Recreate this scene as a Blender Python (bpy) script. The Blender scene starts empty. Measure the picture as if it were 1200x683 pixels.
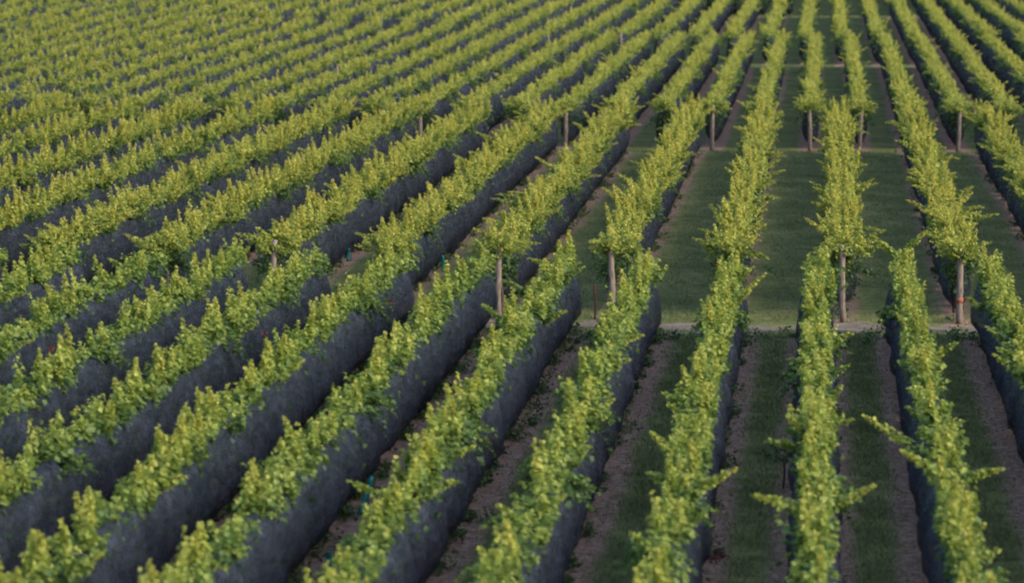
import bpy, math, random
import numpy as np
from mathutils import Vector

# ------------------------------------------------------------------ camera, light, exposure
scene = bpy.context.scene
C = scene.collection
FPX, W0, H0 = 4200.0, 1200.0, 683.0          # focal length in photo pixels, photo size
CAM_H = 11.8                                 # camera height over the second block's ground
PITCH = math.atan(481.5 / FPX)
YAW = math.atan(370.0 / FPX * math.cos(PITCH))   # rows run along +Y; camera looks this much left of them
cam_data = bpy.data.cameras.new('camera')
cam = bpy.data.objects.new('camera', cam_data)
C.objects.link(cam)
cam.location = (0, 0, CAM_H)
cam.rotation_euler = (math.pi / 2 - PITCH, 0, YAW)
cam_data.sensor_width = 36.0
cam_data.lens = 36.0 * FPX / W0
cam_data.clip_end = 3000
cam_data.dof.use_dof = True
cam_data.dof.focus_distance = 95.0
cam_data.dof.aperture_fstop = 1.2
scene.camera = cam

SUN_EL, SUN_AZ = math.radians(24), math.radians(118)   # azimuth clockwise from +Y: from the right, a little behind
world = bpy.data.worlds.new('World')
scene.world = world
world.use_nodes = True
wn = world.node_tree.nodes
sky = wn.new('ShaderNodeTexSky')
sky.sky_type = 'NISHITA'
sky.sun_disc = False
sky.sun_elevation = SUN_EL
sky.sun_rotation = SUN_AZ
sky.dust_density = 1.5
bg = wn['Background']
bg.inputs['Strength'].default_value = 0.15
world.node_tree.links.new(sky.outputs[0], bg.inputs[0])
sun_data = bpy.data.lights.new('sun', 'SUN')
sun_data.energy = 1.5
sun_data.angle = math.radians(40)
sun_data.color = (1.0, 0.86, 0.64)
sun = bpy.data.objects.new('sun', sun_data)
C.objects.link(sun)
sd = Vector((math.sin(SUN_AZ) * math.cos(SUN_EL), math.cos(SUN_AZ) * math.cos(SUN_EL), math.sin(SUN_EL)))
sun.rotation_euler = sd.to_track_quat('Z', 'Y').to_euler()
scene.view_settings.view_transform = 'Standard'
scene.view_settings.look = 'None'
scene.view_settings.exposure = 1.5
scene.view_settings.gamma = 1.0
scene.cycles.filter_width = 2.0
scene.cycles.max_bounces = 6
scene.cycles.diffuse_bounces = 3
scene.cycles.transmission_bounces = 3
scene.cycles.transparent_max_bounces = 6

# ------------------------------------------------------------------ camera maths (only to read places off the photo)
_f = np.array([-math.sin(YAW) * math.cos(PITCH), math.cos(YAW) * math.cos(PITCH), -math.sin(PITCH)])
_r = np.array([math.cos(YAW), math.sin(YAW), 0.0])
_u = np.cross(_r, _f)
def ground_at(px, py, z=0.0):
    d = _f + _r * ((px - W0 / 2) / FPX) - _u * ((py - H0 / 2) / FPX)
    k = (z - CAM_H) / d[2]
    return d[0] * k, d[1] * k
def project(x, y, z):
    v = np.array([x, y, z - CAM_H])
    q = v @ _f
    return W0 / 2 + FPX * (v @ _r) / q, H0 / 2 - FPX * (v @ _u) / q

# ------------------------------------------------------------------ blocks of rows
Y_PATH = ground_at(988, 385)[1]
Y_A1 = ground_at(960, 394)[1]
Y_B0 = ground_at(988, 378)[1]
Y_C0 = ground_at(1000, 178)[1]
Y_B1 = Y_C0 - 1.0
Y_D0 = ground_at(745, 77)[1]
Y_D1 = ground_at(1000, 21)[1]
y_d0 = lambda x: Y_D0
def gz(x, y):                                 # nearly level; the far left of the field climbs
    near = np.maximum(0.0, Y_PATH - y) * 0.003
    rise = np.interp(x, [-56, -36, -12], [1.25, 1.0, 0.0])
    return near + rise * np.maximum(0.0, y - Y_C0) / (Y_D0 - Y_C0)

BLOCKS = {
    'front':  dict(x0=-0.16, s=2.2,  y0=lambda x: 40.0,   y1=lambda x: Y_A1 + (1.0 if x < -5 else 0.0)),
    'second': dict(x0=ground_at(988, 378)[0], s=3.1, y0=lambda x: Y_B0, y1=lambda x: Y_B1),
    'third':  dict(x0=ground_at(1007, 178)[0] - 2.15, s=2.15, y0=lambda x: Y_C0, y1=lambda x: y_d0(x) - 0.9),
    'fourth': dict(x0=ground_at(986, 77)[0], s=2.35, y0=y_d0, y1=lambda x: Y_D1 + (16 if x < -8 else 0)),
    'rear':   dict(x0=ground_at(986, 17)[0], s=2.3, y0=lambda x: Y_D1 + 1.6, y1=lambda x: Y_D1 + 70.0),
}

# ------------------------------------------------------------------ materials
def new_mat(name):
    m = bpy.data.materials.new(name)
    m.use_nodes = True
    n = m.node_tree.nodes
    n.clear()
    out = n.new('ShaderNodeOutputMaterial')
    return m, n, m.node_tree.links, out
def ramp(n, stops, interp='LINEAR'):
    r = n.new('ShaderNodeValToRGB')
    r.color_ramp.interpolation = interp
    e = r.color_ramp.elements
    while len(e) < len(stops): e.new(0.5)
    for q, (p, c) in zip(e, stops):
        q.position = p
        q.color = (*c, 1)
    return r
def noise(n, l, scale, detail=3, coord=None, rough=0.55):
    t = n.new('ShaderNodeTexNoise')
    t.inputs['Scale'].default_value = scale
    t.inputs['Detail'].default_value = detail
    t.inputs['Roughness'].default_value = rough
    if coord is not None: l.new(coord, t.inputs['Vector'])
    return t
def math_node(n, l, op, a, b=None, c=None, clamp=False):
    t = n.new('ShaderNodeMath')
    t.operation = op
    t.use_clamp = clamp
    for i, v in enumerate((a, b, c)):
        if v is None: continue
        if isinstance(v, (int, float)): t.inputs[i].default_value = v
        else: l.new(v, t.inputs[i])
    return t.outputs[0]
def mix_rgb(n, l, fac, a, b):
    t = n.new('ShaderNodeMix')
    t.data_type = 'RGBA'
    for s, v in ((t.inputs[0], fac), (t.inputs[6], a), (t.inputs[7], b)):
        if isinstance(v, tuple): s.default_value = (*v, 1)
        elif isinstance(v, (int, float)): s.default_value = v
        else: l.new(v, s)
    return t.outputs[2]

def leaf_material(name, stops, transl=0.5):
    m, n, l, out = new_mat(name)
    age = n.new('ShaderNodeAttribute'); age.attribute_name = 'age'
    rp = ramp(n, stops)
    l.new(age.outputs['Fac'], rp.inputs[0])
    geo = n.new('ShaderNodeNewGeometry')
    hv = n.new('ShaderNodeHueSaturation')
    v = math_node(n, l, 'MULTIPLY_ADD', geo.outputs['Random Per Island'], 0.18, 0.92)
    l.new(v, hv.inputs['Value'])
    hv.inputs['Saturation'].default_value = 0.97
    l.new(rp.outputs[0], hv.inputs['Color'])
    d = n.new('ShaderNodeBsdfDiffuse'); t = n.new('ShaderNodeBsdfTranslucent'); g = n.new('ShaderNodeBsdfGlossy')
    g.inputs['Roughness'].default_value = 0.6
    g.inputs['Color'].default_value = (0.8, 0.85, 0.9, 1)
    l.new(hv.outputs[0], d.inputs[0]); l.new(hv.outputs[0], t.inputs[0])
    a = n.new('ShaderNodeMixShader'); a.inputs[0].default_value = transl
    l.new(d.outputs[0], a.inputs[1]); l.new(t.outputs[0], a.inputs[2])
    b = n.new('ShaderNodeMixShader'); b.inputs[0].default_value = 0.03
    l.new(a.outputs[0], b.inputs[1]); l.new(g.outputs[0], b.inputs[2])
    l.new(b.outputs[0], out.inputs[0])
    return m
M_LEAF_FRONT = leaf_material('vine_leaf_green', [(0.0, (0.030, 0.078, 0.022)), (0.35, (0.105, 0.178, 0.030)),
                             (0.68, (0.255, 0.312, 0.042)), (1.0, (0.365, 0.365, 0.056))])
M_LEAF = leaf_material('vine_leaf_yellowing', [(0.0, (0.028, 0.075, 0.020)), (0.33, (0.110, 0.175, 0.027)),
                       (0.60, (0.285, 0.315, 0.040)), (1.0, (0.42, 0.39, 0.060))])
M_WEED = leaf_material('weed_leaf', [(0.0, (0.04, 0.08, 0.026)), (1.0, (0.11, 0.17, 0.05))], 0.25)
M_GRASS = leaf_material('grass_blade', [(0.0, (0.10, 0.135, 0.042)), (0.6, (0.185, 0.21, 0.072)), (1.0, (0.26, 0.25, 0.14))], 0.3)
M_REDWEED = leaf_material('red_weed_leaf', [(0.0, (0.10, 0.03, 0.025)), (1.0, (0.20, 0.06, 0.05))], 0.3)
M_RED = leaf_material('red_leaf', [(0.0, (0.10, 0.022, 0.014)), (1.0, (0.20, 0.045, 0.02))], 0.3)

def net_material():
    m, n, l, out = new_mat('bird_net')
    tc = n.new('ShaderNodeTexCoord')
    big = noise(n, l, 0.8, 4, tc.outputs['Object'], 0.6)
    mp = n.new('ShaderNodeMapping')
    mp.inputs['Rotation'].default_value = (0.6, 0, 0)
    mp.inputs['Scale'].default_value = (3, 1.3, 4.5)
    l.new(tc.outputs['Object'], mp.inputs[0])
    crease = noise(n, l, 1.0, 5, mp.outputs[0], 0.65)
    fine = noise(n, l, 13.0, 3, tc.outputs['Object'], 0.7)
    mixf = math_node(n, l, 'MULTIPLY_ADD', fine.outputs[0], 0.46, math_node(n, l, 'MULTIPLY_ADD', crease.outputs[0], 0.36, math_node(n, l, 'MULTIPLY', big.outputs[0], 0.18)))
    rp = ramp(n, [(0.38, (0.006, 0.008, 0.015)), (0.5, (0.017, 0.021, 0.036)), (0.64, (0.042, 0.050, 0.074))])
    l.new(mixf, rp.inputs[0])
    b = n.new('ShaderNodeBsdfPrincipled')
    b.inputs['Roughness'].default_value = 0.8
    b.inputs['Specular IOR Level'].default_value = 0.2
    l.new(rp.outputs[0], b.inputs['Base Color'])
    bp = n.new('ShaderNodeBump'); bp.inputs['Strength'].default_value = 0.6; bp.inputs['Distance'].default_value = 0.05
    l.new(mixf, bp.inputs['Height']); l.new(bp.outputs[0], b.inputs['Normal'])
    tr = n.new('ShaderNodeBsdfTransparent')
    ms = n.new('ShaderNodeMixShader')                          # the weave lets some of what is inside show through
    l.new(math_node(n, l, 'MULTIPLY_ADD', mixf, -1.5, 1.06, True), ms.inputs[0])
    l.new(b.outputs[0], ms.inputs[1]); l.new(tr.outputs[0], ms.inputs[2])
    l.new(ms.outputs[0], out.inputs[0])
    return m
M_NET = net_material()

def simple(name, c0, c1, scale=6, rough=0.8, bump=0.0, stretch=(1, 1, 1), spec=0.3):
    m, n, l, out = new_mat(name)
    tc = n.new('ShaderNodeTexCoord')
    mp = n.new('ShaderNodeMapping'); mp.inputs['Scale'].default_value = stretch
    l.new(tc.outputs['Object'], mp.inputs[0])
    ns = noise(n, l, scale, 5, mp.outputs[0], 0.65)
    rp = ramp(n, [(0.3, c0), (0.7, c1)])
    l.new(ns.outputs[0], rp.inputs[0])
    b = n.new('ShaderNodeBsdfPrincipled')
    b.inputs['Roughness'].default_value = rough
    b.inputs['Specular IOR Level'].default_value = spec
    l.new(rp.outputs[0], b.inputs['Base Color'])
    if bump:
        bp = n.new('ShaderNodeBump'); bp.inputs['Strength'].default_value = bump; bp.inputs['Distance'].default_value = 0.02
        l.new(ns.outputs[0], bp.inputs['Height']); l.new(bp.outputs[0], b.inputs['Normal'])
    l.new(b.outputs[0], out.inputs[0])
    return m
M_POST = simple('weathered_wood', (0.06, 0.045, 0.038), (0.25, 0.20, 0.17), 5, 0.9, 0.9, (6, 6, 0.8))
M_TRUNK = simple('vine_bark', (0.035, 0.026, 0.02), (0.12, 0.09, 0.07), 8, 0.9, 0.6, (4, 4, 0.8))
M_TEAL = simple('teal_plastic', (0.0, 0.11, 0.12), (0.01, 0.23, 0.25), 5, 0.45, 0.1, spec=0.5)
M_CORD = simple('pale_cord', (0.16, 0.16, 0.19), (0.34, 0.34, 0.38), 3, 0.7)
M_TAPE = simple('orange_tape', (0.18, 0.05, 0.03), (0.32, 0.09, 0.045), 8, 0.7)
M_STAKE = simple('stake_wood', (0.05, 0.022, 0.018), (0.10, 0.04, 0.03), 8, 0.9)

def ground_material():
    m, n, l, out = new_mat('ground')
    uv = n.new('ShaderNodeUVMap'); uv.uv_map = 'rows'
    sep = n.new('ShaderNodeSeparateXYZ'); l.new(uv.outputs[0], sep.inputs[0])
    geo = n.new('ShaderNodeNewGeometry')
    wob = noise(n, l, 0.9, 4, geo.outputs['Position'])
    wob2 = noise(n, l, 0.22, 3, geo.outputs['Position'])
    u = math_node(n, l, 'ADD', sep.outputs[0], 0.5)
    fr = math_node(n, l, 'FRACT', u)
    dist = math_node(n, l, 'ABSOLUTE', math_node(n, l, 'SUBTRACT', fr, 0.5))      # 0 at the row, 0.5 mid-lane
    dist = math_node(n, l, 'ADD', dist, math_node(n, l, 'MULTIPLY_ADD', wob.outputs[0], 0.22, -0.11))
    dist = math_node(n, l, 'ADD', dist, math_node(n, l, 'MULTIPLY_ADD', wob2.outputs[0], 0.16, -0.08))
    edge = math_node(n, l, 'SUBTRACT', sep.outputs[1], dist)                      # v holds the half width of the bare strip
    soilf = math_node(n, l, 'MULTIPLY_ADD', edge, 9.0, 0.5, True)
    gn = noise(n, l, 3.0, 6, geo.outputs['Position'], 0.7)
    gl = noise(n, l, 0.35, 3, geo.outputs['Position'])
    gmix = math_node(n, l, 'MULTIPLY_ADD', gl.outputs[0], 0.5, math_node(n, l, 'MULTIPLY', gn.outputs[0], 0.5))
    grass = ramp(n, [(0.37, (0.095, 0.115, 0.038)), (0.5, (0.165, 0.182, 0.064)), (0.63, (0.28, 0.265, 0.105))])
    l.new(gmix, grass.inputs[0])
    sn = noise(n, l, 7.0, 6, geo.outputs['Position'], 0.75)
    soil = ramp(n, [(0.34, (0.16, 0.092, 0.068)), (0.5, (0.33, 0.205, 0.155)), (0.66, (0.54, 0.37, 0.29))])
    l.new(sn.outputs[0], soil.inputs[0])
    col = mix_rgb(n, l, soilf, grass.outputs[0], soil.outputs[0])
    b = n.new('ShaderNodeBsdfPrincipled')
    b.inputs['Roughness'].default_value = 0.95
    b.inputs['Specular IOR Level'].default_value = 0.1
    l.new(col, b.inputs['Base Color'])
    bp = n.new('ShaderNodeBump'); bp.inputs['Strength'].default_value = 0.8; bp.inputs['Distance'].default_value = 0.08
    l.new(math_node(n, l, 'ADD', gn.outputs[0], sn.outputs[0]), bp.inputs['Height'])
    l.new(bp.outputs[0], b.inputs['Normal'])
    l.new(b.outputs[0], out.inputs[0])
    return m
M_GROUND = ground_material()
M_PATH = simple('bare_dirt', (0.09, 0.075, 0.05), (0.29, 0.21, 0.165), 1.5, 0.95, 0.6)

# ------------------------------------------------------------------ mesh helpers
def mesh_from(name, verts, faces_flat, sizes, mat, attrs=None, smooth=False):
    me = bpy.data.meshes.new(name)
    me.vertices.add(len(verts))
    me.vertices.foreach_set('co', np.asarray(verts, np.float32).ravel())
    me.loops.add(len(faces_flat))
    me.loops.foreach_set('vertex_index', np.asarray(faces_flat, np.int32))
    sizes = np.asarray(sizes, np.int32)
    me.polygons.add(len(sizes))
    me.polygons.foreach_set('loop_start', np.concatenate([[0], np.cumsum(sizes)[:-1]]).astype(np.int32))
    if smooth: me.polygons.foreach_set('use_smooth', np.ones(len(sizes), bool))
    for k, v in (attrs or {}).items():
        a = me.attributes.new(k, 'FLOAT', 'POINT')
        a.data.foreach_set('value', np.asarray(v, np.float32))
    me.materials.append(mat)
    me.update()
    me.validate()
    return me
def link(name, me, parent=None, loc=(0, 0, 0)):
    o = bpy.data.objects.new(name, me)
    C.objects.link(o)
    o.location = loc
    if parent: o.parent = parent
    return o
def tag(o, label=None, cat=None, group=None, kind=None):
    if label: o['label'] = label
    if cat: o['category'] = cat
    if group: o['group'] = group
    if kind: o['kind'] = kind
    return o
def norm(a):
    return a / np.maximum(np.linalg.norm(a, axis=1, keepdims=True), 1e-6)
def leaves(P, Nrm, T, size, age, near):
    """leaf blades: P stalk ends, Nrm normals, T pointing directions"""
    Nrm = norm(Nrm)
    T = norm(T - Nrm * np.sum(T * Nrm, 1, keepdims=True))
    S = np.cross(T, Nrm)
    s = size[:, None]
    n = len(P)
    if near == 'lobed':
        half = [(.28, -.10), (.55, .12), (.37, .36), (.54, .70), (.22, .66)]
        shape = [(0, 0, 0), (0, 1.05, -.12)] + [(a, b, .22 * a) for a, b in half] + [(-a, b, .22 * a) for a, b in half]
        f = np.array([0, 2, 3, 4, 5, 6, 1, 0, 1, 11, 10, 9, 8, 7])
        sz = np.full(2 * n, 7)
    elif near:
        shape = [(0, 0, 0), (.50, .10, .10), (.46, .68, .12), (0, 1.0, -.10), (-.46, .68, .12), (-.50, .10, .10)]
        f = np.array([0, 1, 2, 3, 0, 3, 4, 5])
        sz = np.full(2 * n, 4)
    else:
        shape = [(0, 0, 0), (.52, .42, .10), (0, 1.0, -.05), (-.52, .42, .10)]
        f = np.array([0, 1, 2, 0, 2, 3])
        sz = np.full(2 * n, 3)
    V = np.stack([P + s * (a * S + b * T + c * Nrm) for a, b, c in shape], 1).reshape(-1, 3)
    F = (np.arange(n)[:, None] * len(shape) + f[None]).ravel()
    return V, F, sz, np.repeat(age, len(shape))
def wave(rng, n=5, lo=0.4, hi=4.0):
    """smooth random function along a row"""
    w = 2 * math.pi / np.exp(rng.uniform(math.log(lo), math.log(hi), n))
    p = rng.uniform(0, 6.28, n)
    a = rng.uniform(0.5, 1, n)
    a /= np.sqrt((a ** 2).sum() / 2)
    return lambda t: (np.sin(np.asarray(t)[..., None] * w + p) * a).sum(-1)

def shoot_leaves(rng, base, direc, L, droop, mul, per, size, near):
    """leaves along shoots; all arrays per shoot"""
    n = np.maximum(4, (L * per * mul).astype(int))
    idx = np.repeat(np.arange(len(L)), n)
    s = rng.uniform(0.02, 1, len(idx)) ** 0.9
    Ls = L[idx] * s
    d = norm(direc)[idx]
    P = base[idx] + d * Ls[:, None]
    P[:, 2] -= droop[idx] * Ls ** 2
    off = norm(rng.normal(size=(len(idx), 3)))
    P += off * (0.085 * (1.0 - s ** 1.2) + 0.010)[:, None]
    N = off * 0.5 + rng.normal(size=(len(idx), 3)) * 0.38 + np.array([0, 0, 0.9])
    T = off * 0.7 + d * 0.45 + rng.normal(size=(len(idx), 3)) * 0.4 + np.array([0, 0, -0.4])
    sz = size * (1.10 - 0.68 * s ** 1.6) * rng.uniform(0.7, 1.25, len(idx))
    return P, N, T, sz, s, idx

STYLE = {
    'front':  dict(gap=0.155, n=2, L=0.52, z0=1.63, lean=0.13, spread=0.10, leaf=0.112, per=46, long=0.02, near='lobed', inner=85, mat=M_LEAF_FRONT, age=0.02, flare=0, side=0.22, lead=0.19, hang=0.12),
    'second': dict(gap=0.125, n=2, L=0.52, z0=1.66, lean=0.24, spread=0.17, leaf=0.088, per=60, long=0.11, near=True, inner=70, mat=M_LEAF, age=0.03, flare=36, side=0.25, lead=0.36, hang=0.25),
    'third':  dict(gap=0.16, n=2, L=0.37, z0=1.80, lean=0.15, spread=0.12, leaf=0.105, per=44, long=0.08, near=False, inner=14, mat=M_LEAF, age=0.0, flare=40, side=0.22, lead=0.32, hang=0.22),
    'fourth': dict(gap=0.19, n=2, L=0.44, z0=1.78, lean=0.18, spread=0.16, leaf=0.14,  per=26, long=0.03, near=False, inner=10, mat=M_LEAF, age=0.0, flare=10, side=0.22, lead=0.22, hang=0.2),
    'rear':   dict(gap=0.28, n=2, L=0.80, z0=1.50, lean=0.30, spread=0.20, leaf=0.17,  per=20, long=0.04, near=False, inner=10, mat=M_LEAF, age=0.0, flare=30, side=0.3, lead=0.1, hang=0.2),
}
def canopy_mesh(block, rng, t0, t1, xorg, yorg, near_end, far_end):
    st = STYLE[block]
    ln = t1 - t0
    wl, wd = wave(rng, 6, 0.9, 9), wave(rng, 6, 0.8, 6)
    nc = int(ln / st['gap'] * 1.35)                           # spurs: each throws a few shoots that stay together
    ct = rng.uniform(t0, t1, nc)
    ct = ct[rng.uniform(size=nc) < np.clip(0.74 + 0.24 * wd(ct), 0.15, 1)]
    nc = len(ct)
    cu = rng.normal(0, st['spread'], nc)
    wv = wave(rng, 4, 5, 25)
    ch = np.clip(1.0 + 0.12 * wl(ct) + 0.17 * wv(ct) + rng.uniform(-0.08, 0.08) + rng.normal(0, 0.17, nc), 0.4, 1.7)
    cl = np.sign(cu) * np.abs(rng.normal(0, st['lean'], nc)) + rng.normal(0, 0.05, nc)
    cf = rng.normal(0, 0.16, nc)
    cage = rng.normal(0, 0.10, nc)
    idx = np.repeat(np.arange(nc), rng.integers(1, st['n'] * 2, nc))
    m = len(idx)
    base = np.stack([cu[idx] + rng.normal(0, 0.06, m), ct[idx] + rng.normal(0, 0.07, m), st['z0'] + rng.uniform(-0.10, 0.10, m)], 1)
    direc = np.stack([cl[idx] + rng.normal(0, 0.10, m), cf[idx] + rng.normal(0, 0.10, m), np.ones(m)], 1)
    L = st['L'] * ch[idx] * rng.uniform(0.5, 1.1, m)
    ld = (rng.uniform(size=nc) < st['lead'])[idx]              # spurs whose shoots stand up as a pointed plume
    tall = rng.uniform(1.2, 2.15, nc)[idx]
    L = np.where(ld, st['L'] * tall * rng.uniform(0.75, 1.0, m), L)
    base[ld, 0] = cu[idx][ld] + rng.normal(0, 0.045, ld.sum())
    base[ld, 1] = ct[idx][ld] + rng.normal(0, 0.06, ld.sum())
    direc[ld, 0] = cl[idx][ld] * 0.7 - (base[ld, 0] - cu[idx][ld]) / 0.9
    direc[ld, 1] = cf[idx][ld] - (base[ld, 1] - ct[idx][ld]) / 0.9
    mul = np.where(ld, 1.7, 1.0)
    droop = np.full(m, 0.05)
    side = np.where(base[:, 0] > 0, 1, -1)
    lg = rng.uniform(size=m) < st['long']                     # the odd long shoot that leaves the hedge
    direc[lg, 0] = side[lg] * rng.uniform(0.5, 1.6, lg.sum())
    L[lg] *= rng.uniform(1.1, 1.5, lg.sum())
    droop[lg] = rng.uniform(0.05, 0.4, lg.sum())
    mul[lg] = 2.2
    parts = [(base, direc, L, droop, mul)]
    k = int(m * st['side'])                                    # short side shoots that fill the flanks
    tt = rng.uniform(t0, t1, k)
    sd_ = rng.choice([-1, 1], k)
    parts.append((np.stack([sd_ * 0.12, tt, rng.uniform(st['z0'] + 0.02, st['z0'] + 0.32, k)], 1),
                  np.stack([sd_ * rng.uniform(0.5, 1, k), rng.normal(0, 0.4, k), rng.uniform(0.1, 0.9, k)], 1),
                  rng.uniform(0.12, 0.30, k) * (1 + st['lean']), np.full(k, 0.5), 1.0))
    cages = [cage[idx], rng.normal(0, 0.1, k)]
    nh = rng.poisson(ln * st['hang'])                          # vigorous vines spill down over the net
    hc = rng.uniform(t0, t1, nh)
    ih = np.repeat(np.arange(nh), rng.integers(5, 13, nh))
    k = len(ih)
    if k:
        hs = rng.choice([-1, 1], nh)[ih]
        parts.append((np.stack([hs * rng.uniform(0.08, 0.25, k), hc[ih] + rng.normal(0, 0.35, k), 1.72 + rng.uniform(-0.1, 0.15, k)], 1),
                      np.stack([hs * rng.uniform(0.5, 1, k), rng.normal(0, 0.5, k), rng.uniform(-0.2, 0.5, k)], 1),
                      rng.uniform(0.3, 0.75, k), rng.uniform(0.5, 1.6, k), 1.0))
        cages.append(np.full(k, -0.15))
    if near_end and st['flare']:                              # bushy row end around the end post
        k = st['flare']
        a = rng.uniform(-0.05 * math.pi, 1.05 * math.pi, k)
        parts.append((np.stack([rng.normal(0, 0.2, k), t0 + rng.uniform(-0.5, 1.1, k), 1.86 + rng.uniform(-0.12, 0.25, k)], 1),
                      np.stack([np.cos(a) * 0.9, -np.abs(np.sin(a)) * 0.3, rng.uniform(-0.1, 0.8, k)], 1),
                      rng.uniform(0.3, 0.75, k), rng.uniform(0.1, 0.9, k), 1.4))
        k2 = int(k * 0.7)                                      # leaves hanging below, behind the post
        parts.append((np.stack([rng.normal(0, 0.25, k2), t0 + rng.uniform(0.5, 2.2, k2), rng.uniform(1.3, 1.7, k2)], 1),
                      np.stack([rng.normal(0, 0.8, k2), rng.normal(0, 0.3, k2), -rng.uniform(0.3, 1.0, k2)], 1),
                      rng.uniform(0.3, 0.8, k2), np.full(k2, 0.1), 1.0))
        cages += [np.zeros(k), np.zeros(k2)]
    R, ages = [], []
    for i, p in enumerate(parts):
        P, N, T, S, s, ix = shoot_leaves(rng, *p, st['per'], st['leaf'], st['near'])
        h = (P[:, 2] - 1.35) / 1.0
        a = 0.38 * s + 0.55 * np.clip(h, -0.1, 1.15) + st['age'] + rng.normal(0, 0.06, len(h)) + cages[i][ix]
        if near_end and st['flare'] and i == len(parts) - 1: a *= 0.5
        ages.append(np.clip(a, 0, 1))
        R.append((P, N, T, S))
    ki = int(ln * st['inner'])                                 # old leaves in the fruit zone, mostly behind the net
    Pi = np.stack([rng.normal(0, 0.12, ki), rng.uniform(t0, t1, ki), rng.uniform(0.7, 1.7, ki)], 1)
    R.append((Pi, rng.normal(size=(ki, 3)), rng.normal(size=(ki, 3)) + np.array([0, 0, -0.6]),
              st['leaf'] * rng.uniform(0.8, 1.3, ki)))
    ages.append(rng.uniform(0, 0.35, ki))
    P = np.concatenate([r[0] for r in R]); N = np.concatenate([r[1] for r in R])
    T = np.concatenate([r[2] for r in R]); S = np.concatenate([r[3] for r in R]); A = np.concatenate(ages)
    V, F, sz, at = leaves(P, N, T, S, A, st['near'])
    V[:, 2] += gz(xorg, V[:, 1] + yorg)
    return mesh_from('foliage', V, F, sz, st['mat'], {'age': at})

def tube(path, radii, sides=8, caps=True):
    """rings swept along a path (N,3)"""
    path = np.asarray(path, float)
    n = len(path)
    tang = np.gradient(path, axis=0)
    tang = norm(tang)
    ref = np.array([0, 0, 1.0]) if abs(tang[0, 2]) < 0.8 else np.array([0, 1.0, 0])
    s = norm(np.cross(tang, np.tile(ref, (n, 1))))
    b = np.cross(s, tang)
    a = np.linspace(0, 2 * math.pi, sides, endpoint=False)
    r = np.asarray(radii, float).reshape(n, -1)
    V = path[:, None] + (np.cos(a)[None, :, None] * s[:, None] + np.sin(a)[None, :, None] * b[:, None]) * r[:, :, None]
    V = V.reshape(-1, 3)
    F, Z = [], []
    for i in range(n - 1):
        for j in range(sides):
            k = (j + 1) % sides
            F += [i * sides + j, i * sides + k, (i + 1) * sides + k, (i + 1) * sides + j]
            Z.append(4)
    if caps:
        F += list(range(sides))[::-1]; Z.append(sides)
        F += [(n - 1) * sides + j for j in range(sides)]; Z.append(sides)
    return V, F, Z

def net_mesh(rng, t0, t1, xorg, yorg, step, wide, low=0.0, up=0.0):
    """side net drawn round the fruit zone and clipped together below; its ends are gathered shut"""
    n = max(8, int((t1 - t0) / step))
    t = np.linspace(t0, t1, n)
    ends = np.clip(np.minimum(t - t0, t1 - t) / 0.7, 0, 1)
    ends = np.sqrt(1 - (1 - ends) ** 2) * 0.92 + 0.08
    w1, w2, w3, w4 = (wave(rng, 6, 1.4, 9) for _ in range(4))
    prof = [(0.06, 1.76), (0.19, 1.67), (0.26, 1.48), (0.32, 1.22), (0.36, 0.97), (0.35, 0.76), (0.22, 0.57), (0.04, 0.44)]
    ring = prof + [(-a, z) for a, z in prof[::-1]]
    V = []
    for j, (a, z) in enumerate(ring):
        q = (z - 0.42) / 1.34
        bulge = 1 + 0.06 * w1(t + j * 0.07) + (0.08 * w2(t) if a > 0 else 0.08 * w3(t)) * math.sin(q * 3.14)
        fold = 0.012 * np.sin(t * (3.1 + 0.8 * (j % 5)) + j * 2.1 + 2 * w4(t))
        x = a * wide * bulge * ends + np.sign(a) * fold
        sag = 0.11 * np.abs(np.sin(t * math.pi / 1.7 + 1.0)) * (1 - q) + 0.05 * w3(t * 1.3) * (1 - q)
        fold = fold + 0.026 * np.sin(t * 4.2 + 6 * q + 1.5 * w1(t)) * math.sin(q * 3.0)
        zz = up * q - sag - low * (1 - q) + 1.05 + (z - 1.05) * (0.35 + 0.65 * ends) + 0.05 * w4(t) * (1 - q) + 0.02 * w2(t * 1.7 + j)
        V.append(np.stack([x, t, zz], 1))
    m = len(ring)
    V = np.stack(V, 1).reshape(-1, 3)
    i = np.arange(n - 1)[:, None] * m
    j = np.arange(m)[None]
    k = (j + 1) % m
    F = np.stack([i + j, i + m + j, i + m + k, i + k], 2).reshape(-1)
    Z = np.full((n - 1) * m, 4)
    F = np.concatenate([F, np.arange(m), ((n - 1) * m + np.arange(m))[::-1]])
    Z = np.concatenate([Z, [m, m]])
    hem = V.reshape(n, m, 3)[:, 7:9].mean(1) - np.array([0, 0, 0.012])
    V[:, 2] += gz(xorg, V[:, 1] + yorg)
    hem[:, 2] += gz(xorg, hem[:, 1] + yorg)
    me = mesh_from('bird_net', V, F, Z, M_NET, smooth=True)
    return me, hem

def trunk_mesh(rng):
    z = np.linspace(-0.05, 1.15, 8)
    p = np.stack([0.05 * np.sin(z * 4 + rng.uniform(0, 6)) * z, 0.06 * np.sin(z * 3 + rng.uniform(0, 6)) * z, z], 1)
    r = 0.035 + 0.02 * np.exp(-z * 4) + rng.uniform(-0.006, 0.006, 8)
    return mesh_from('trunk', *tube(p, r, 7), M_TRUNK, smooth=True)
def post_mesh(rng, h=2.15, r=0.095):
    z = np.linspace(-0.05, h, 10)
    bx, by = rng.normal(0, 0.012), rng.normal(0, 0.012)
    p = np.stack([bx * np.sin(z * 2.2) + rng.normal(0, 0.006, 10), by * np.sin(z * 1.7), z], 1)
    rr = (r * (1.08 - 0.12 * z / h))[:, None] * (1 + rng.normal(0, 0.05, (10, 9)))
    rr[-1] *= 0.82
    return mesh_from('end_post', *tube(p, rr, 9), M_POST)

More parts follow.
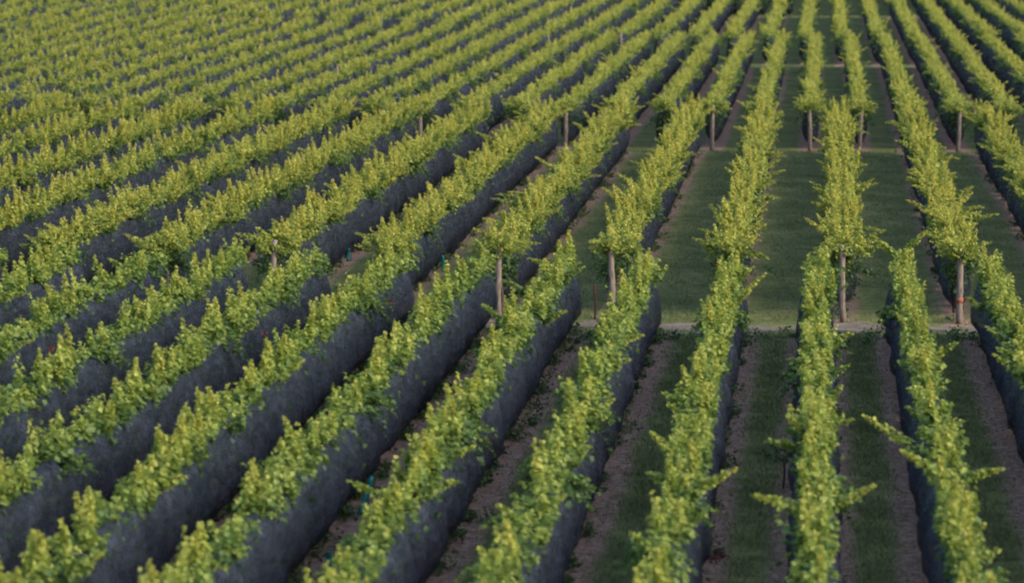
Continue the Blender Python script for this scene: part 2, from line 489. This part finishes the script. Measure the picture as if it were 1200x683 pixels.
# ------------------------------------------------------------------ ground: one sheet with the row pattern in its 'rows' UVs
def build_ground():
    XL, XR = -900, 900
    strips = [(-60, Y_A1 + 0.5, 'front', 0.33), (Y_A1 + 0.5, Y_B0 - 0.6, None, 0), (Y_B0 - 0.6, Y_B1 + 0.5, 'second', 0.13),
              (Y_B1 + 0.5, Y_C0 - 0.4, None, 0), (Y_C0 - 0.4, Y_D0 - 2.5, 'third', 0.24), (Y_D0 - 2.5, Y_D0, None, 0),
              (Y_D0, Y_D1 + 2, 'fourth', 0.16), (Y_D1 + 2, 1600, None, 0)]
    xs = [XL, -120] + list(range(-60, -7, 4)) + [40, XR]
    V, F, Z, UV = [], [], [], []
    ys = []
    for p, q, blk, v in strips:                     # rows of the sheet, finer where the land is uneven
        k = max(1, int((min(q, 420) - p) / 12))
        ys += [p + (min(q, 420) - p) * i / k for i in range(k)]
    ys += [420.0, 1600.0]
    V = [(x, y, float(gz(x, y))) for y in ys for x in xs]
    nx = len(xs)
    for j in range(len(ys) - 1):
        ym = 0.5 * (ys[j] + ys[j + 1])
        blk, v = next((c, d) for p, q, c, d in strips if p <= ym <= q)
        for i in range(nx - 1):
            F += [j * nx + i, j * nx + i + 1, (j + 1) * nx + i + 1, (j + 1) * nx + i]; Z.append(4)
            if blk:
                bl = BLOCKS[blk]
                u0, u1 = (xs[i] - bl['x0']) / bl['s'], (xs[i + 1] - bl['x0']) / bl['s']
                UV += [(u0, v), (u1, v), (u1, v), (u0, v)]
            else:
                UV += [(0.5, -0.5)] * 4
    me = mesh_from('ground', V, F, Z, M_GROUND)
    uvl = me.uv_layers.new(name='rows')
    uvl.data.foreach_set('uv', np.array(UV, np.float32).ravel())
    o = link('ground', me)
    o['kind'] = 'structure'
    # the bare vehicle track across the headland between the first two blocks
    def track(yc, half, x0, x1, seed, rag=0.22):
        rng = np.random.default_rng(seed)
        xs = np.arange(x0, x1, 0.12)
        wa, wb = wave(rng, 7, 0.7, 7), wave(rng, 7, 0.7, 7)
        wc, wf = wave(rng, 5, 4, 20), wave(rng, 9, 0.5, 2.5)
        yc = yc + 0.2 * half * wc(xs)
        hw = np.maximum(0.0, half * (0.9 * (rag < 1) - 0.35 * (rag >= 1) + rag * wa(xs) + 0.16 * wf(xs)))
        lo, hi = yc - hw, yc + hw * (1 + 0.2 * wb(xs))
        zb = gz(xs, lo) + 0.012; zt = gz(xs, hi) + 0.012
        zt = np.maximum(zt, zb)
        V = np.concatenate([np.stack([xs, lo, zb], 1), np.stack([xs, hi, zt], 1)])
        n = len(xs)
        i = np.arange(n - 1)
        F = np.stack([i, i + 1, n + i + 1, n + i], 1).ravel()
        t = link('path', mesh_from('path', V, F, np.full(n - 1, 4), M_PATH))
        t['kind'] = 'structure'
    track(Y_PATH, 0.75, -45, 16, 5)
build_ground()

# ------------------------------------------------------------------ rows
ORD = ['', 'first', 'second', 'third', 'fourth', 'fifth', 'sixth', 'seventh', 'eighth', 'ninth', 'tenth', 'eleventh', 'twelfth',
       'thirteenth', 'fourteenth', 'fifteenth', 'sixteenth', 'seventeenth', 'eighteenth', 'nineteenth', 'twentieth']
TENS = {2: 'twenty', 3: 'thirty', 4: 'forty'}
def ordinal(k):
    if k <= 20: return ORD[k]
    return {30: 'thirtieth', 40: 'fortieth'}.get(k) or TENS[k // 10] + '-' + ORD[k % 10]
BLOCK_WORDS = {'front': 'front block', 'second': 'second block', 'third': 'third block', 'fourth': 'fourth block', 'rear': 'rearmost block'}
def which(k):
    if k == 0: return 'running straight up the picture'
    return '%s %s of the upright row' % (ordinal(abs(k)), 'left' if k < 0 else 'right')
LOOK = {'front': 'green front-block grapevine row', 'second': 'bushy yellow-green second-block grapevine row', 'third': 'yellow-green third-block grapevine row',
        'fourth': 'distant fourth-block grapevine row', 'rear': 'farthest rearmost-block grapevine row'}
def visible_range(x, y0, y1, mx=90, my=60):
    ys = np.arange(y0, y1 + 0.5, 1.0)
    ok = []
    for y in ys:
        g = float(gz(x, y))
        px, pt = project(x, y, g + 2.6)
        pb = project(x, y, g)[1]
        if -mx < px < W0 + mx + 260 and pb > -my and pt < H0 + my: ok.append(y)
    if not ok: return None
    return max(y0, ok[0] - 3), min(y1, ok[-1] + 3)

trunk_protos = []
SKEW = 0.0025                                  # the near rows are not quite parallel to the next block's
rows = {}
for block, bl in BLOCKS.items():
    for k in range(-45, 30):
        x = bl['x0'] + k * bl['s']
        y0, y1 = bl['y0'](x), bl['y1'](x)
        vr = visible_range(x, y0, y1)
        if vr is None: continue
        a, b = vr
        seed = abs(hash((len(block), ord(block[0]), k + 100))) % 100000
        rng = np.random.default_rng(1000 * len(block) + 37 * ord(block[1]) + k + 100)
        near_end, far_end = a <= y0 + 0.01, b >= y1 - 0.01
        me = canopy_mesh(block, rng, ((1.3 if block == 'fourth' and x < -12 else 0.3) if near_end else 0.0), b - a, x, a, near_end, far_end)
        group = 'grapevine rows of the ' + BLOCK_WORDS[block]
        label = LOOK[block] + (', ' if k else ' ') + which(k)
        if block in ('front', 'second'):
            root = link('vine_row', None, loc=(x + (0.10 if block == 'front' else 0), a, 0))
            if block == 'front': root.rotation_euler = (0, 0, SKEW)
            link('foliage', me, root)
            if not trunk_protos:
                trunk_protos = [trunk_mesh(rng) for _ in range(5)]
            for t in np.arange(0.9, b - a - 0.3, 1.6):
                tr = link('trunk', trunk_protos[rng.integers(5)], root, (rng.normal(0, 0.03), t + rng.normal(0, 0.1), gz(x, a + t)))
                tr.rotation_euler = (0, 0, rng.uniform(0, 6.28))
        else:
            root = link('vine_row', me, loc=(x, a, 0))
        tag(root, label, 'vine row', group)
        # the net of the row
        n0 = (1.4 if block == 'second' else 1.0) * near_end + rng.uniform(0, 0.8) * near_end
        wide = {'front': 1.14, 'second': 1.0}.get(block, 0.95)
        nm, hem = net_mesh(rng, n0, b - a - (0.0 if block == 'front' else 0.5), x, a, 0.22 if block in ('front', 'second') else 0.5, wide, 0.12 if block == 'front' else 0.18, 0.16 if block in ('third', 'fourth') else 0.0)
        net = link('bird_net', nm, loc=(x + (0.10 if block == 'front' else 0), a, 0))
        if block == 'front': net.rotation_euler = (0, 0, SKEW)
        tag(net, 'dark blue-grey bird net on the %s, %s' % (BLOCK_WORDS[block], which(k)), 'bird net', 'nets of the ' + BLOCK_WORDS[block])
        if block == 'front':
            link('hem_cord', mesh_from('hem_cord', *tube(hem, np.full(len(hem), 0.014), 5), M_CORD, smooth=True), net)
        # end post
        ppx = project(x, a, gz(x, a) + 1.8)[0]                    # posts the vines leave in view
        seen = {'second': (305, 580, 716, 988, 1130), 'third': (27, 377, 486, 548, 662, 719, 832, 892, 945, 1007, 1124),
                'fourth': list(range(60, 760, 20)) + [1102, 1143]}.get(block, ())
        if near_end and any(abs(ppx - q) < {'second': 40, 'third': 26, 'fourth': 21}[block] for q in seen):
            p = link('end_post', post_mesh(rng, 2.1 if block == 'second' else 2.0, 0.085 if block == 'second' else 0.09), loc=(x, a, gz(x, a)))
            p.rotation_euler = (rng.normal(0, 0.03), rng.normal(0, 0.025), 0)
            tag(p, 'weathered wooden end post in the %s, %s' % (BLOCK_WORDS[block], which(k)), 'post', 'end posts of the ' + BLOCK_WORDS[block])
        rows[(block, k)] = (x, a, b)

# ------------------------------------------------------------------ single shoots, stakes and sleeves seen in the photo
def spot(px, py, h=0.0):
    """ground point (or point h above it) under a photo pixel"""
    z = 0.0
    for _ in range(8):
        x, y = ground_at(px, py, z + h)
        z = float(gz(x, y))
    return x, y, z
def plume(rng, base, direc, L, droop, per=220, size=0.085, a0=0.35):
    P, N, T, S, q, ix = shoot_leaves(rng, np.array([base]), np.array([direc], float), np.array([L]), np.array([droop]), 1.0, per, size, True)
    return leaves(P, N, T, S, np.clip(a0 + 0.6 * q + rng.normal(0, 0.1, len(q)), 0, 1), True)
SHOOTS = [((950, 598), (886, 580)), ((962, 600), (1020, 568)), ((835, 585), (860, 548)), ((832, 470), (800, 428)), ((795, 538), (764, 508)),
          ((1122, 560), (1172, 549)), ((1092, 560), (1058, 528)), ((122, 604), (104, 570)), ((352, 528), (334, 488)), ((640, 610), (584, 594)),
          ((1050, 300), (1022, 276)), ((1060, 296), (1084, 270)), ((80, 652), (52, 632)), ((720, 400), (752, 394)), ((640, 300), (664, 282))]
for (bx, by), (tx, ty) in SHOOTS:
    rng = np.random.default_rng(bx * 7 + by)
    x, y, z = spot(bx, by, 2.0)
    k = round((x - BLOCKS['front']['x0'] - 0.05) / BLOCKS['front']['s'])
    if ('front', k) not in rows: continue
    rx, ra, rb = rows[('front', k)]
    sc = FPX / math.hypot(y, CAM_H)
    dx, dz = (tx - bx) / sc, (by - ty) / sc
    root = next(o for o in bpy.data.objects if o.name.startswith('vine_row') and abs(o.location.x - rx - 0.1) < 0.01 and abs(o.location.y - ra) < 0.01)
    tip = x + dx - (rx + 0.1 - SKEW * (y - ra))               # how far from the row's axis the shoot ends
    start = np.array([0.05 * np.sign(tip), y - ra, 1.95 + z])
    d = np.array([tip - start[0], rng.normal(0, 0.1) * abs(tip), dz + 0.05 + 0.12 * abs(tip)])
    L = float(np.linalg.norm(d)) * 1.05
    V, F, sz, at = plume(rng, start, d / np.linalg.norm(d), L, 0.10)
    link('shoot', mesh_from('shoot', V, F, sz, M_LEAF_FRONT, {'age': at}), root)

def sleeve(px, py, h, lean, label):
    """plastic sleeve round a young vine: open tube with a wall, tied to a thin stake"""
    x, y, z = spot(px, py)
    n, sides, r, w = 9, 14, 0.058, 0.006
    V, F, Z = [], [], []
    a = np.linspace(0, 2 * math.pi, sides, endpoint=False)
    rng = np.random.default_rng(int(px * 3 + py))
    for rr in (r, r - w):
        for i in range(n):
            t = i / (n - 1)
            for q in a:
                k = rr * (1 + 0.22 * math.sin(2 * q + 5 * t) + 0.10 * math.sin(5 * q - 9 * t) - 0.25 * math.sin(3 * t))
                V.append((k * math.cos(q), k * 0.8 * math.sin(q), h * t + (0.03 * math.sin(q * 2) if i == n - 1 else 0)))
    o = n * sides
    for i in range(n - 1):
        for j in range(sides):
            k = (j + 1) % sides
            F += [i * sides + j, i * sides + k, (i + 1) * sides + k, (i + 1) * sides + j]; Z.append(4)
            F += [o + i * sides + j, o + (i + 1) * sides + j, o + (i + 1) * sides + k, o + i * sides + k]; Z.append(4)
    for j in range(sides):
        k = (j + 1) % sides
        e = (n - 1) * sides
        F += [e + j, e + k, o + e + k, o + e + j]; Z.append(4)
        F += [j, o + j, o + k, k]; Z.append(4)
    root = link('vine_sleeve', mesh_from('vine_sleeve', V, F, Z, M_TEAL, smooth=True), loc=(x, y, z + 0.01))
    root.rotation_euler = (rng.normal(0, 0.05), lean, rng.uniform(0, 0.5))
    zz = np.linspace(-0.05, h + 0.12, 4)
    link('stake', mesh_from('stake', *tube(np.stack([0.085 + 0 * zz, 0 * zz, zz], 1), np.full(4, 0.012), 6), M_STAKE), root)
    tag(root, label, 'vine sleeve', 'teal plastic sleeves round young vines')
sleeve(422, 603, 0.72, 0.34, 'tall leaning teal plastic sleeve below the net near the bottom of the photo')
sleeve(403, 463, 0.30, 0.15, 'small teal sleeve half hidden under the net at the middle left')
sleeve(384, 668, 0.30, 0.1, 'small dark teal sleeve at the bottom edge of the photo under a net')
sleeve(408, 306, 0.42, 0.05, 'short teal sleeve beside the bushy row end left of centre')
sleeve(520, 318, 0.48, -0.08, 'short teal sleeve on bare soil left of the central post')
sleeve(538, 158, 0.52, 0.05, 'distant teal sleeve just left of a wooden end post')
sleeve(1123, 378, 0.28, 0.0, 'small teal sleeve at the foot of the post with an orange tape')

def stake(px, py, h, label):
    x, y, z = spot(px, py)
    zz = np.linspace(-0.05, h, 6)
    rng = np.random.default_rng(px)
    p = np.stack([0.02 * np.sin(zz * 4), 0.02 * np.cos(zz * 3), zz], 1)
    o = link('stake', mesh_from('stake', *tube(p, 0.035 + rng.normal(0, 0.004, 6), 7), M_STAKE), loc=(x, y, z))
    tag(o, label, 'stake', 'reddish brown stakes')
stake(468, 225, 1.1, 'reddish brown stake against a net in the second block, left of centre')
stake(697, 374, 0.95, 'reddish brown stake close to the left of a wooden end post')

# orange tape round the post on the right
tp = min((o for o in bpy.data.objects if o.name.startswith('end_post')), key=lambda o: abs(project(*o.location)[0] - 1130) + abs(project(*o.location)[1] - 378))
zz = np.linspace(0.58, 0.70, 3)
link('tape', mesh_from('tape', *tube(np.stack([0 * zz, 0 * zz, zz], 1), np.full(3, 0.098), 12), M_TAPE), tp)
tp['label'] = 'wooden end post with a band of orange tape, rightmost in the second block'

# sprig of red leaves lying on a net, and a reddish seedling patch
def leaf_bunch(name, px, py, h, n, r, size, mat, label, cat, seed, flat=False):
    rng = np.random.default_rng(seed)
    x, y, z = spot(px, py, h)
    P = rng.normal(size=(n, 3)) * np.array([r, r * (1.6 if flat else 0.6), 0.02 if flat else r])
    if flat: P[:, 2] = np.abs(P[:, 2]) + 0.02
    V, F, sz, at = leaves(P, rng.normal(size=(n, 3)) + np.array([0.3, -0.5, 0.8]), rng.normal(size=(n, 3)), size * rng.uniform(0.7, 1.2, n), rng.uniform(0, 1, n), True)
    if h:                                                      # on the right-hand face of the nearest front net
        best = None
        for (blk, k), (rx, ra, rb) in rows.items():
            if blk != 'front': continue
            for yy in np.arange(ra + 0.5, rb - 0.5, 0.15):
                xx = rx + 0.1 - SKEW * (yy - ra) + 0.40
                zz = float(gz(xx, yy)) + h
                q = project(xx, yy, zz)
                e = math.hypot(q[0] - px, q[1] - py)
                if best is None or e < best[0]: best = (e, xx, yy, zz)
        _, x, y, z = best
        z -= h
    o = link(name, mesh_from(name, V, F, sz, mat, {'age': at}), loc=(x, y, z + h))
    tag(o, label, cat)
    return o
leaf_bunch('red_leaf_sprig', 571, 512, 1.20, 8, 0.035, 0.07, M_RED, 'sprig of red leaves caught on the net of a front-block row', 'leaf sprig', 3)
for px, py, where in ((57, 402, 'at the far left edge'), (305, 387, 'below the leftmost wooden post'), (452, 347, 'near the row end left of centre')):
    leaf_bunch('red_leaf_sprig', px, py, 1.30, 7, 0.035, 0.065, M_RED, 'sprig of dull red leaves on a front-block net ' + where, 'leaf sprig', px)
for px, py, where in ((236, 67, 'upper left'), (377, 77, 'nearer the centre')):
    x, y, z = spot(px, py, 2.45)
    x = min((v[0] for q, v in rows.items() if q[0] == 'third'), key=lambda v: abs(v - x))
    pt = link('trellis_post', post_mesh(np.random.default_rng(px), 2.5, 0.055), loc=(x, y, float(gz(x, y))))
    tag(pt, 'thin pale trellis post rising above the third-block foliage, ' + where, 'post', 'line posts inside the third block')
rw = leaf_bunch('red_weeds', 834, 652, 0.0, 170, 0.13, 0.06, M_REDWEED, 'patch of dull red weeds on the bare soil strip near the bottom edge', 'weeds', 4, True)
rw['kind'] = 'stuff'
# young vine standing by itself in the lane
x, y, z = spot(918, 572)
rng = np.random.default_rng(8)
yv = link('young_vine', None, loc=(x, y, z))
zz = np.linspace(-0.05, 0.62, 6)
link('trunk', mesh_from('trunk', *tube(np.stack([0.02 * np.sin(zz * 5), 0 * zz, zz], 1), 0.024 - 0.01 * zz, 7), M_STAKE, smooth=True), yv)
n = 130
P = rng.normal(size=(n, 3)) * np.array([0.28, 0.2, 0.10]) + np.array([0, 0, 0.68])
V, F, sz, at = leaves(P, rng.normal(size=(n, 3)) * 0.5 + np.array([0, 0, 0.8]), rng.normal(size=(n, 3)), rng.uniform(0.05, 0.10, n), rng.uniform(0, 0.6, n), True)
link('foliage', mesh_from('foliage', V, F, sz, M_WEED, {'age': at}), yv)
tag(yv, 'small dark-leaved young vine with reddish stem alone in the lane', 'young vine')

# ------------------------------------------------------------------ weeds and grass (stuff)
def build_weeds():
    rng = np.random.default_rng(77)
    P, S = [], []
    def clump(cx, cy, r, m):
        q = norm(rng.normal(size=(m, 3))) * rng.uniform(0, 1, (m, 1)) ** 0.5 * r * 1.5
        z = np.abs(q[:, 2])
        px, py = cx + q[:, 0], cy + q[:, 1] * 1.5
        P.append(np.stack([px, py, gz(px, py) + z + 0.02], 1))
        S.append(rng.uniform(0.05, 0.10, m))
    for (block, k), (x, a, b) in rows.items():
        if block not in ('front', 'second'): continue
        n = int((b - a) * (4.5 if block == 'front' else 2.8))
        y = rng.uniform(a, b, n)
        w = wave(rng, 5, 1.5, 7)
        y = y[rng.uniform(size=n) < np.clip(0.45 + 0.5 * w(y), 0, 1)]
        for q in y:
            clump(x + rng.normal(0.14 if block == 'front' else 0, 0.13), q, rng.uniform(0.09, 0.24), int(rng.integers(25, 70)))
        if block == 'front':                                   # ranker growth where the rows end
            for _ in range(14):
                clump(x + rng.uniform(-0.9, 0.9), Y_A1 + rng.uniform(-2.5, 0.6), rng.uniform(0.08, 0.2), int(rng.integers(20, 45)))
    P = np.concatenate(P); S = np.concatenate(S)
    n = len(P)
    V, F, sz, at = leaves(P, rng.normal(size=(n, 3)) * 0.6 + np.array([0, 0, 0.7]), rng.normal(size=(n, 3)), S, rng.uniform(0, 1, n), False)
    o = link('weeds', mesh_from('weeds', V, F, sz, M_WEED, {'age': at}))
    tag(o, 'low dark weeds growing under the vine rows', 'weeds', kind='stuff')
def build_grass():
    rng = np.random.default_rng(78)
    X, Y = [], []
    for blk, half in (('front', 0.26), ('second', 0.36)):
        bl = BLOCKS[blk]
        y0, y1 = (52.0, Y_A1) if blk == 'front' else (Y_B0, Y_B1)
        for k in range(-7, 6):
            n = int((y1 - y0) * (420 if blk == 'front' else 260))
            X.append(bl['x0'] + bl['s'] * (k + 0.5 + rng.normal(0, half * 0.55, n)))
            Y.append(rng.uniform(y0, y1, n))
    n = 26000
    X.append(rng.uniform(-12, 10, n)); Y.append(rng.choice([Y_PATH - 1.6, Y_PATH + 1.9], n) + rng.normal(0, 0.65, n))
    n = 12000
    X.append(rng.uniform(-12, 14, n)); Y.append(rng.uniform(Y_B1, Y_C0, n))
    X = np.concatenate(X); Y = np.concatenate(Y)
    w = wave(rng, 6, 0.8, 7); w2 = wave(rng, 6, 0.8, 7)
    keep = rng.uniform(size=len(X)) < np.clip(0.55 + 0.3 * w(X * 1.3 + Y * 0.4) * w2(Y), 0.05, 1)
    X, Y = X[keep], Y[keep]
    n = len(X)
    P = np.stack([X, Y, gz(X, Y) - 0.01], 1)
    h = rng.uniform(0.04, 0.13, n)[:, None]
    a = rng.uniform(0, 6.28, n)
    side = np.stack([np.cos(a), np.sin(a), 0 * a], 1) * rng.uniform(0.006, 0.014, n)[:, None]
    tip = P + np.concatenate([rng.normal(0, 0.5, (n, 2)) * h, h], 1)
    V = np.stack([P - side, P + side, tip], 1).reshape(-1, 3)
    age = np.repeat(np.clip(rng.normal(0.45, 0.25, n), 0, 1), 3)
    o = link('grass', mesh_from('grass', V, np.arange(3 * n), np.full(n, 3), M_GRASS, {'age': age}))
    tag(o, 'short mown grass along the lanes', 'grass', kind='stuff')
build_weeds()
build_grass()
